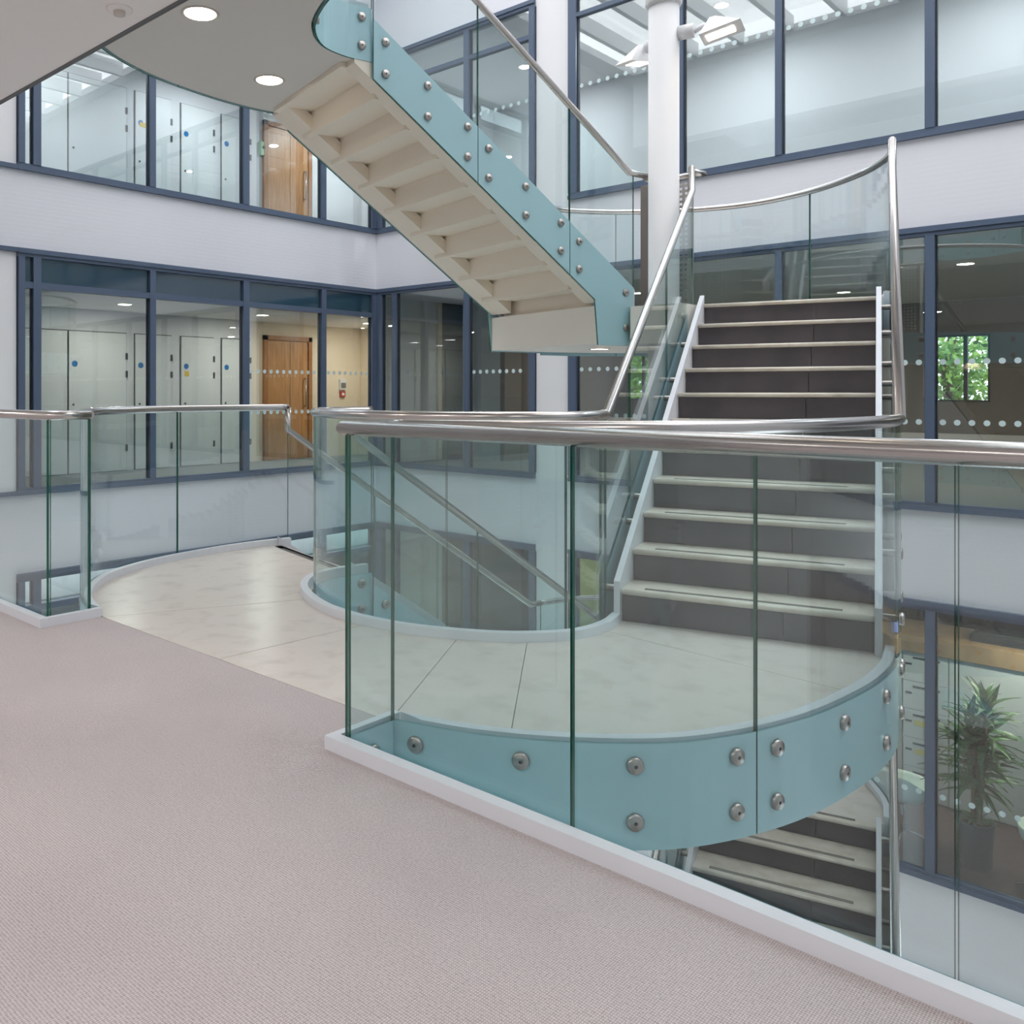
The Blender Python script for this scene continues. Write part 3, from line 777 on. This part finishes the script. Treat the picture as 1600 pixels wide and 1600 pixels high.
# roof with a glazed opening and rafters
b = MB(); b.box(-14, XR+.2, -5.1, 2.6, 8.2, 8.35, 'white'); b.box(-14, XR+.2, 9.9, 19, 8.2, 8.35, 'white')
b.box(-14, -9.7, 2.6, 9.9, 8.2, 8.35, 'white'); b.box(4.7, XR+.2, 2.6, 9.9, 8.2, 8.35, 'white'); struct('roof', b)
sk = empty('skylight', (-2.5, 6.25, 8.2), label='long glazed rooflight over the atrium with white rafters', cat='skylight')
raf = MB().box(-.05, .05, -3.65, 3.65, 0, .30, 'white').mesh('rafter')
for i in range(15): inst('rafter', raf, sk, (-6.7+i*.96, 0, 0))
MB().box(-7.2, 7.2, -.08, .08, .25, .42, 'white').build('ridge_beam', sk)
MB().box(-7.2, 7.2, -3.65, 3.65, .42, .43, 'roofglass').build('roof_glass', sk)

# ------------------------------------------------------------------ corridor behind the left glazing
def room_light(x, y, z, label, grp, power=30, size=.09, warm=(1, .84, .66)):
    downlight(x, y, z, label, size, grp, 'room_lamp')
    l = bpy.data.lights.new('downlight_beam', 'AREA'); l.shape = 'DISK'; l.size = size*2; l.energy = power; l.color = warm
    o = bpy.data.objects.new('downlight_beam', l); C.objects.link(o); o.location = (x, y, z-.012); tag(o, kind='structure')
XI = -12.3
for lv, z0 in ((0, 0), (1, S), (-1, -S)):
    b = MB(); b.box(XI-.1, XL-.05, 2.0, 11.9, z0-.04, z0, 'carpet_room'); struct('floor', b)
    zc = z0+2.43
    b = MB(); b.box(XI-.1, XL-.16, 2.0, 11.9, zc, zc+.05, 'ceil'); struct('ceiling', b)
    b = MB(); b.box(XI-.1, XI, 2.0, 9.3, z0, z0+2.9, 'softwhite'); b.box(XI-.1, XI, 9.3, 11.9, z0, z0+2.9, 'cream_wall' if lv == 0 else 'softwhite'); b.box(XL-.30, XL-.20, YB+.15, 11.9, z0, z0+2.9, 'softwhite')
    b.box(XI, XL-.15, 11.9, 12.0, z0, z0+2.9, 'cream_wall' if lv == 0 else 'softwhite'); b.box(XI, XL-.15, 1.95, 2.0, z0, z0+2.9, 'softwhite'); struct('wall_inner', b)
# riser-cupboard doors
dn = [0]
def white_door(y0, y1, z0, h=2.1, sign=None, keyhole=True, hinge=True, mate=False):
    dn[0] += 1
    r = empty(f'door_{dn[0]}', (XI, y0, z0), kind='structure'); wdt = y1-y0
    MB().box(0, .006, -.012, wdt+.012, 0, h+.012, 'gap').build('reveal', r)
    MB().box(.006, .03, .004, wdt-.004, .01, h-.002, 'whitedoor').build('door_leaf', r)
    if hinge:
        for z in (.35, h-.35, h-.62):
            MB().box(.028, .042, wdt-.02, wdt+.012, z-.05, z+.05, 'gap').build('hinge', r)
    if keyhole: MB().cyl((.03, .07, 1.02), .017, 0, .006, 'gap', 12, axis='x').build('lock', r)
    if sign:
        MB().cyl((.03, .09, sign), .045, 0, .004, 'blue', 20, axis='x').build('round_sign', r)
for y0, y1, sg, hg in ((5.16, 5.95, 1.62, False), (5.97, 6.9, 1.62, True), (7.05, 7.69, 1.62, True), (7.87, 8.5, 1.62, True), (8.66, 9.25, 1.62, True), (4.2, 5.14, None, True)):
    white_door(y0, y1, 0, sign=sg, hinge=hg)
    white_door(y0, y1, S, sign=(1.62 if sg and y0 > 6.95 else None), hinge=hg)
def oak_door(z0):
    dn[0] += 1
    r = empty(f'door_{dn[0]}', (XI, 9.53, z0), kind='structure')
    for y0, y1, z_0, z1 in ((0, .08, 0, 2.2), (1.02, 1.10, 0, 2.2), (0, 1.10, 2.12, 2.2)): MB().box(0, .06, y0, y1, z_0, z1, 'oakframe').build('frame_post', r)
    MB().box(.0, .03, .085, 1.015, .01, 2.115, 'oak').build('door_leaf', r)
    MB().box(.031, .034, .60, .604, .01, 2.11, 'gap').build('leaf_joint', r)
    MB().tube([(.03, .93, .95), (.08, .93, .95), (.08, .93, 1.45), (.03, .93, 1.45)], .012, 'steel', 8).build('pull_handle', r)
oak_door(0); oak_door(S)
ap = empty('alarm_panel', (XI, 11.34, 1.25), label='grey wall panel on the cream corridor wall, above the red call point', cat='panel')
MB().box(0, .05, 0, .16, 0, .20, 'softwhite').build('case', ap); MB().box(.05, .054, .02, .14, .03, .13, 'taupe').build('screen', ap)
cp = empty('call_point', (XI, 11.36, 1.11), label='red fire call point on the cream corridor wall', cat='call point')
MB().box(0, .04, 0, .12, 0, .11, 'red').build('case', cp); MB().box(.04, .043, .03, .09, .03, .08, 'white').build('break_glass', cp)
gb = empty('exit_switch', (XI, 9.46, S+1.57), label='pale green switch box beside the upper oak door', cat='switch')
MB().box(0, .05, 0, .13, 0, .24, 'green').build('case', gb); MB().cyl((.05, .065, .14), .03, 0, .01, 'socket', 14, axis='x').build('button', gb)
for x, y, lb in ((-11.2, 6.27, 'round downlight above the left pair of white doors, middle corridor'), (-11.2, 8.68, 'round downlight above and left of the oak door, middle corridor'), (-11.2, 11.04, 'round downlight above the red call point, middle corridor')):
    room_light(x, y, 2.429, lb, 'downlights of the middle corridor', 17, warm=(1, .90, .78))
for (x, y) in ((-11.2, 5.2), (-11.2, 8.0), (-11.2, 10.8)):
    room_light(x, y, S+2.429, 'round downlight in the upper corridor ceiling', 'downlights of the upper corridor', 26, warm=(.97, .98, 1))
sg = MB().box(0, .004, 0, .12, 0, .07, 'yellow').build('warning_notice', loc=(XI+.031, 7.12, S+1.56)); tag(sg, label='yellow notice on a white door of the upper corridor', cat='sign')
sg = MB().box(0, .004, 0, .08, 0, .08, 'yellow').build('warning_notice', loc=(XI+.031, 7.93, 1.46)); tag(sg, label='small yellow notice under a blue round sign, middle corridor', cat='sign')

# ------------------------------------------------------------------ rooms behind the back glazing
RY = 18.0
for lv, z0, fl, wl in ((0, 0, 'carpet_room', 'taupe'), (1, S, 'carpet_room', 'softwhite')):
    b = MB(); b.box(XL-.15, XR, YB+.05, RY, z0-.04, z0, fl); struct('floor', b)
    b = MB(); b.box(XL-.15, XR, YB+.16, RY, z0+2.80, z0+2.86, 'ceil' if lv else 'ceil'); struct('ceiling', b)
    b = MB()
    if lv == 0:
        wins = [(-9.95, -9.25), (-3.94, -3.13)]; prev = XL-.15
        for a, c in wins:
            b.box(prev, a, RY, RY+.12, 0, 2.86, wl); b.box(a, c, RY, RY+.12, 0, 1.036, wl); b.box(a, c, RY, RY+.12, 2.2, 2.86, wl); prev = c
        b.box(prev, XR, RY, RY+.12, 0, 2.86, wl)
    else: b.box(XL-.15, XR, 13.5, 13.62, z0, z0+2.86, wl)
    b.box(XR, XR+.12, YB+.15, RY, z0, z0+2.86, wl); b.box(XL-.27, XL-.15, 12.0, RY, z0, z0+2.86, wl)
    struct('wall_inner', b)
for a, c in ((-9.95, -9.25), (-3.94, -3.13)):
    wn[0] += 1; r = empty(f'window_{wn[0]}', (a, RY, 1.036), kind='structure'); wd = c-a; hh = 1.164
    for x0, x1, z0, z1 in ((0, .03, 0, hh), (wd-.03, wd, 0, hh), (0, wd, 0, .03), (0, wd, hh-.03, hh)): MB().box(x0, x1, -.02, .05, z0, z1, 'gasket').build('frame_bar', r)
    MB().box(wd*.56-.03, wd*.56+.03, -.02, .05, 0, hh, 'gasket').build('mullion', r)
    MB().box(.03, wd-.03, .01, .015, .03, hh-.03, 'glass').build('glass_pane', r)
b = MB(); b.box(XL, -9.3, 12.4, 12.5, 0, 2.8, 'softwhite'); b.box(-9.3, -9.2, 12.4, 14, 0, 2.8, 'taupe'); struct('wall_inner', b)
sh = MB().box(0, 12, 0, .25, 0, .12, 'softwhite').build('window_shelf', loc=(-8.8, 17.7, .36)); tag(sh, label='long pale shelf along the far wall of the dim office', cat='shelf')
for i, (x, y) in enumerate([(-2.5, 12.9), (-4.6, 15.2), (-7.0, 13.0), (0.5, 15), (-7.6, 16.4)]):
    room_light(x, y, 2.799, ['round ceiling light right of the main stair, above the small window with trees', 'shallow round ceiling light deep in the dim office behind the main stair', 'round ceiling light seen in the left bays of the back glazing', 'round ceiling light at the far right of the dim office', 'small far ceiling light at the left end of the dim office'][i], 'office ceiling lights', 24)
for i, (x, y) in enumerate([(-8.5, 12), (-5.2, 12), (-2.0, 12), (1.5, 12)]):
    room_light(x, y, S+2.799, 'round ceiling light in the upper room behind the back glazing', 'upper room ceiling lights', 44, warm=(.98, .98, 1))
# level -1 room
b = MB(); b.box(XL-.15, XR, YB+.05, 16, -S-.04, -S, 'brownfloor'); struct('floor', b)
b = MB(); b.box(XL-.15, XR, YB+.16, 16, -.96, -.92, 'ceil'); struct('ceiling', b)
b = MB(); b.box(XL-.15, XR, 16, 16.1, -S, -.92, 'taupe'); b.box(-6.6, -6.5, 12.2, 16, -S, -.92, 'softwhite'); b.box(XL-.27, XL-.15, 12.0, 16, -S, -.92, 'taupe'); b.box(XR, XR+.12, YB, 16, -S, -.92, 'taupe'); b.box(-9.0, -6.6, 14.0, 14.1, -S, -.92, 'lime'); struct('wall_inner', b)
for (x, y) in ((-8, 12), (-4.6, 11.6), (-1.5, 11.6), (1.5, 12)):
    room_light(x, y, -.961, 'round ceiling light in the room below, behind the back glazing', 'lower room ceiling lights', 30)
# lockers
rows = [-1.965, -2.318, -2.661, -3.007, -3.36, -3.72]
def locker(x0, x1, label):
    r = empty('locker', (x0, 12.2, -S), label=label, cat='locker', group='pale grey lockers'); wd = x1-x0
    MB().box(0, wd, 0, .45, .02, 1.80, 'grey_cab').build('body', r)
    for i in range(5):
        zt, zb = rows[i]+S-.004, rows[i+1]+S+.004
        d = MB().box(.006, wd-.006, -.018, -.001, zb, zt, 'grey_cab').build('locker_door', r)
        MB().box(.11, wd-.09, -.022, -.0185, zt-.075, zt-.05, 'slot').build('slot', d)
        MB().box(.03, .10, -.022, -.0185, zt-.155, zt-.13, 'slot').build('latch', d)
        if i in (2, 3): MB().box(.125, .24, -.021, -.0185, zt-.185, zt-.12, 'card').build('name_card', d)
locker(-3.504, -3.019, 'pale grey five-door locker at the left end of the row'); locker(-3.017, -2.532, 'pale grey five-door locker behind the window mullion')
cb = empty('storage_cupboard', (-2.53, 12.2, -S), label='plain pale grey cupboards behind the potted plant', cat='cupboard')
MB().box(0, 3.2, 0, .45, .02, 1.80, 'grey_cab').build('body', cb)
for i in range(4):
    MB().box(.006+.8*i, .794+.8*i, -.018, -.001, .9, 1.795, 'grey_cab').build('door', cb); MB().box(.006+.8*i, .794+.8*i, -.018, -.001, .03, .892, 'grey_cab').build('door', cb)
ct = empty('timber_counter', (-3.6, 12.15, -1.955), label='long timber counter on top of the grey lockers', cat='counter')
MB().box(0, 4.6, 0, .04, 0, .19, 'pine').build('front_fascia', ct); MB().box(0, 4.6, .04, .9, .17, .19, 'pine').build('top', ct)
MB().box(0, 4.6, .9, .94, .0, .24, 'black').build('rear_upstand', ct)
pr = empty('printer', (-2.35, 12.4, -1.764), label='black office machine on the timber counter', cat='printer')
MB().box(0, .62, 0, .4, 0, .09, 'black').build('base', pr); MB().box(.02, .58, .03, .38, .09, .12, 'slot').build('lid', pr)
mo = empty('monitor', (-1.62, 12.35, -1.764), label='screen showing pale lavender on the timber counter', cat='monitor')
MB().box(0, .9, 0, .02, .01, .16, 'black').build('casing', mo); MB().box(.01, .89, -.003, 0, .02, .15, 'lav').build('screen', mo)
bk = MB().box(0, 3.6, 0, .3, 0, .5, 'pine').build('timber_screen', loc=(-2.0, 13.6, -1.9)); tag(bk, label='low timber screen behind the counter', cat='screen')
b2 = MB().box(0, 2.4, 0, .3, 0, .62, 'black').build('dark_cabinet', loc=(-4.4, 13.6, -1.9)); tag(b2, label='dark cabinet behind the left end of the timber counter', cat='cabinet')

# potted plant
pl = empty('potted_plant', (-2.03, 10.95, -S), label='tall leafy cane plant in a slate-coloured pot behind the lower glazing', cat='plant')
pot = MB().lathe((0, 0, 0), [(0, 0), (.135, 0), (.145, .02), (.165, .44), (.172, .455), (.172, .475), (.158, .475), (.150, .43), (0, .43)], 'pot', 32).build('pot', pl)
MB().cyl((0, 0, 0), .148, .425, .44, 'soil', 24).build('soil', pot)
canes = [((-.03, .02), (-.05, .03), 1.45), ((.035, -.02), (.09, -.02), 1.62), ((0, .05), (-.01, .06), 1.2)]
tops = []
for (x0, y0), (x1, y1), h in canes:
    MB().tube([(x0, y0, .43), ((x0+x1)/2+.01, (y0+y1)/2, .43+(h-.43)*.5), (x1, y1, h)], .019, 'bark', 10).build('cane', pl); tops.append((x1, y1, h))
leafme = []
for v in range(4):
    b = MB(); L = 1; n = 6; vs = []
    droop = .12+.2*v
    for i in range(n+1):
        t = i/n; wv = .085*math.sin(PI*min(1, t*1.02)**.8)*(1-.2*t)+.004; z = .28*t-droop*t*t
        vs += [(t*.96, -wv, z+.02), (t*.96, 0, z), (t*.96, wv, z+.02)]
    fs = []
    for i in range(n):
        a = i*3; fs += [(a, a+1, a+4, a+3), (a+1, a+2, a+5, a+4)]
    b.add(vs, fs, 'leaf', True); leafme.append(b.mesh('leaf'))
rnd = random.Random(3)
for (x, y, h), cnt, span in ((tops[0], 62, .75), (tops[1], 66, .62), (tops[2], 50, .6)):
    for i in range(cnt):
        t = i/cnt; z = h+.12-span*t; a = i*2.399+rnd.random()*.5
        o = inst('leaf', leafme[rnd.randrange(4)], pl, (x+rnd.uniform(-.02, .02), y+rnd.uniform(-.02, .02), z), (rnd.uniform(-.4, .4), -1.15+1.1*min(1, t*1.4)+rnd.uniform(-.15, .2), a))
        s = rnd.uniform(.30, .46)*(.7+.4*min(1, 2*t)); o.scale = (s, s, s)
for i in range(22):
    o = inst('leaf', leafme[rnd.randrange(4)], pl, (rnd.uniform(-.06, .06), rnd.uniform(-.06, .06), .45), (0, -.7+rnd.random()*.5, i*2.399)); o.scale = (.22, .22, .25)

# shell chairs
def shell_chair(loc, rz, label):
    r = empty('shell_chair', loc, rz, label=label, cat='chair')
    n = 26; m_ = 9; vs = []
    for j in range(m_+1):
        t = j/m_
        for i in range(n):
            a = 2*PI*i/n; rr = .05+.22*math.sin(t*PI/2)**.8
            back = max(0, math.cos(a)); hgt = .20+.18*back**.7
            x = -(rr+.05*back*t)*math.cos(a); y = rr*1.12*math.sin(a)
            vs.append((x, y, .45+hgt*t*t))
    fs = [(j*n+i, j*n+(i+1) % n, (j+1)*n+(i+1) % n, (j+1)*n+i) for j in range(m_) for i in range(n)]+[list(range(n))[::-1]]
    b = MB(); b.add(vs, fs, 'shell', True); s = b.build('seat_shell', r)
    md = s.modifiers.new('thick', 'SOLIDIFY'); md.thickness = .012
    MB().cyl((0, 0, 0), .025, .09, .45, 'chrome', 14).build('stem', r)
    for i in range(4):
        a = PI/4+i*PI/2
        MB().tube([(0, 0, .10), (.14*math.cos(a), .14*math.sin(a), .085), (.31*math.cos(a), .31*math.sin(a), .022)], .013, 'chrome', 8).build('leg', r)
    return r
shell_chair((-2.74, 11.05, -S), .9, 'white plastic shell chair on a chrome star base, left of the potted plant')
shell_chair((-1.36, 10.85, -S), 2.6, 'white plastic shell chair cut off by the right edge of the picture')

# ------------------------------------------------------------------ outside: trees and ground
b = MB(); b.box(-30, 20, 18.2, 45, -.6, -.5, 'asphalt'); struct('ground', b)
def tree(x, y, sc, label, seed):
    rn = random.Random(seed); r = empty('tree', (x, y, -.5), label=label, cat='tree', group='leafy trees outside the office windows')
    MB().tube([(0, 0, 0), (.05, .03, 1.2*sc), (-.04, .05, 2.4*sc)], .10*sc, 'bark_tree', 8).build('trunk', r)
    b = MB()
    for i in range(1500):
        a = rn.random()*2*PI; c = rn.uniform(-1, 1); q = rn.random()**.4*1.35*sc
        p = Vector((q*math.sqrt(1-c*c)*math.cos(a), q*math.sqrt(1-c*c)*math.sin(a), 2.1*sc+q*c))
        u = Vector((rn.gauss(0, 1), rn.gauss(0, 1), rn.gauss(0, 1))).normalized(); v = u.orthogonal().normalized(); s = rn.uniform(.05, .10)*sc
        b.add([p-u*s, p+v*s*.5, p+u*s, p-v*s*.5], [(0, 1, 2, 3)], 'leafy')
    tag(b.build('foliage', r), kind='stuff')
for i, (x, y, s) in enumerate(((-4.6, 22, 1.05), (-3.1, 23, 1.0), (-5.2, 25.5, 1.25), (-2.6, 26, 1.3), (-11.3, 21.8, 1.1), (-12.8, 23.5, 1.2))):
    tree(x, y, s, ['leafy tree nearest the far window right of the main stair', 'leafy tree in the right half of the far window beside the main stair', 'leafy tree standing behind the others, right far window', 'leafy tree farthest back in the right far window', 'leafy tree nearest the small window left of the main stair', 'leafy tree behind the nearest one, small window left of the main stair'][i], i)
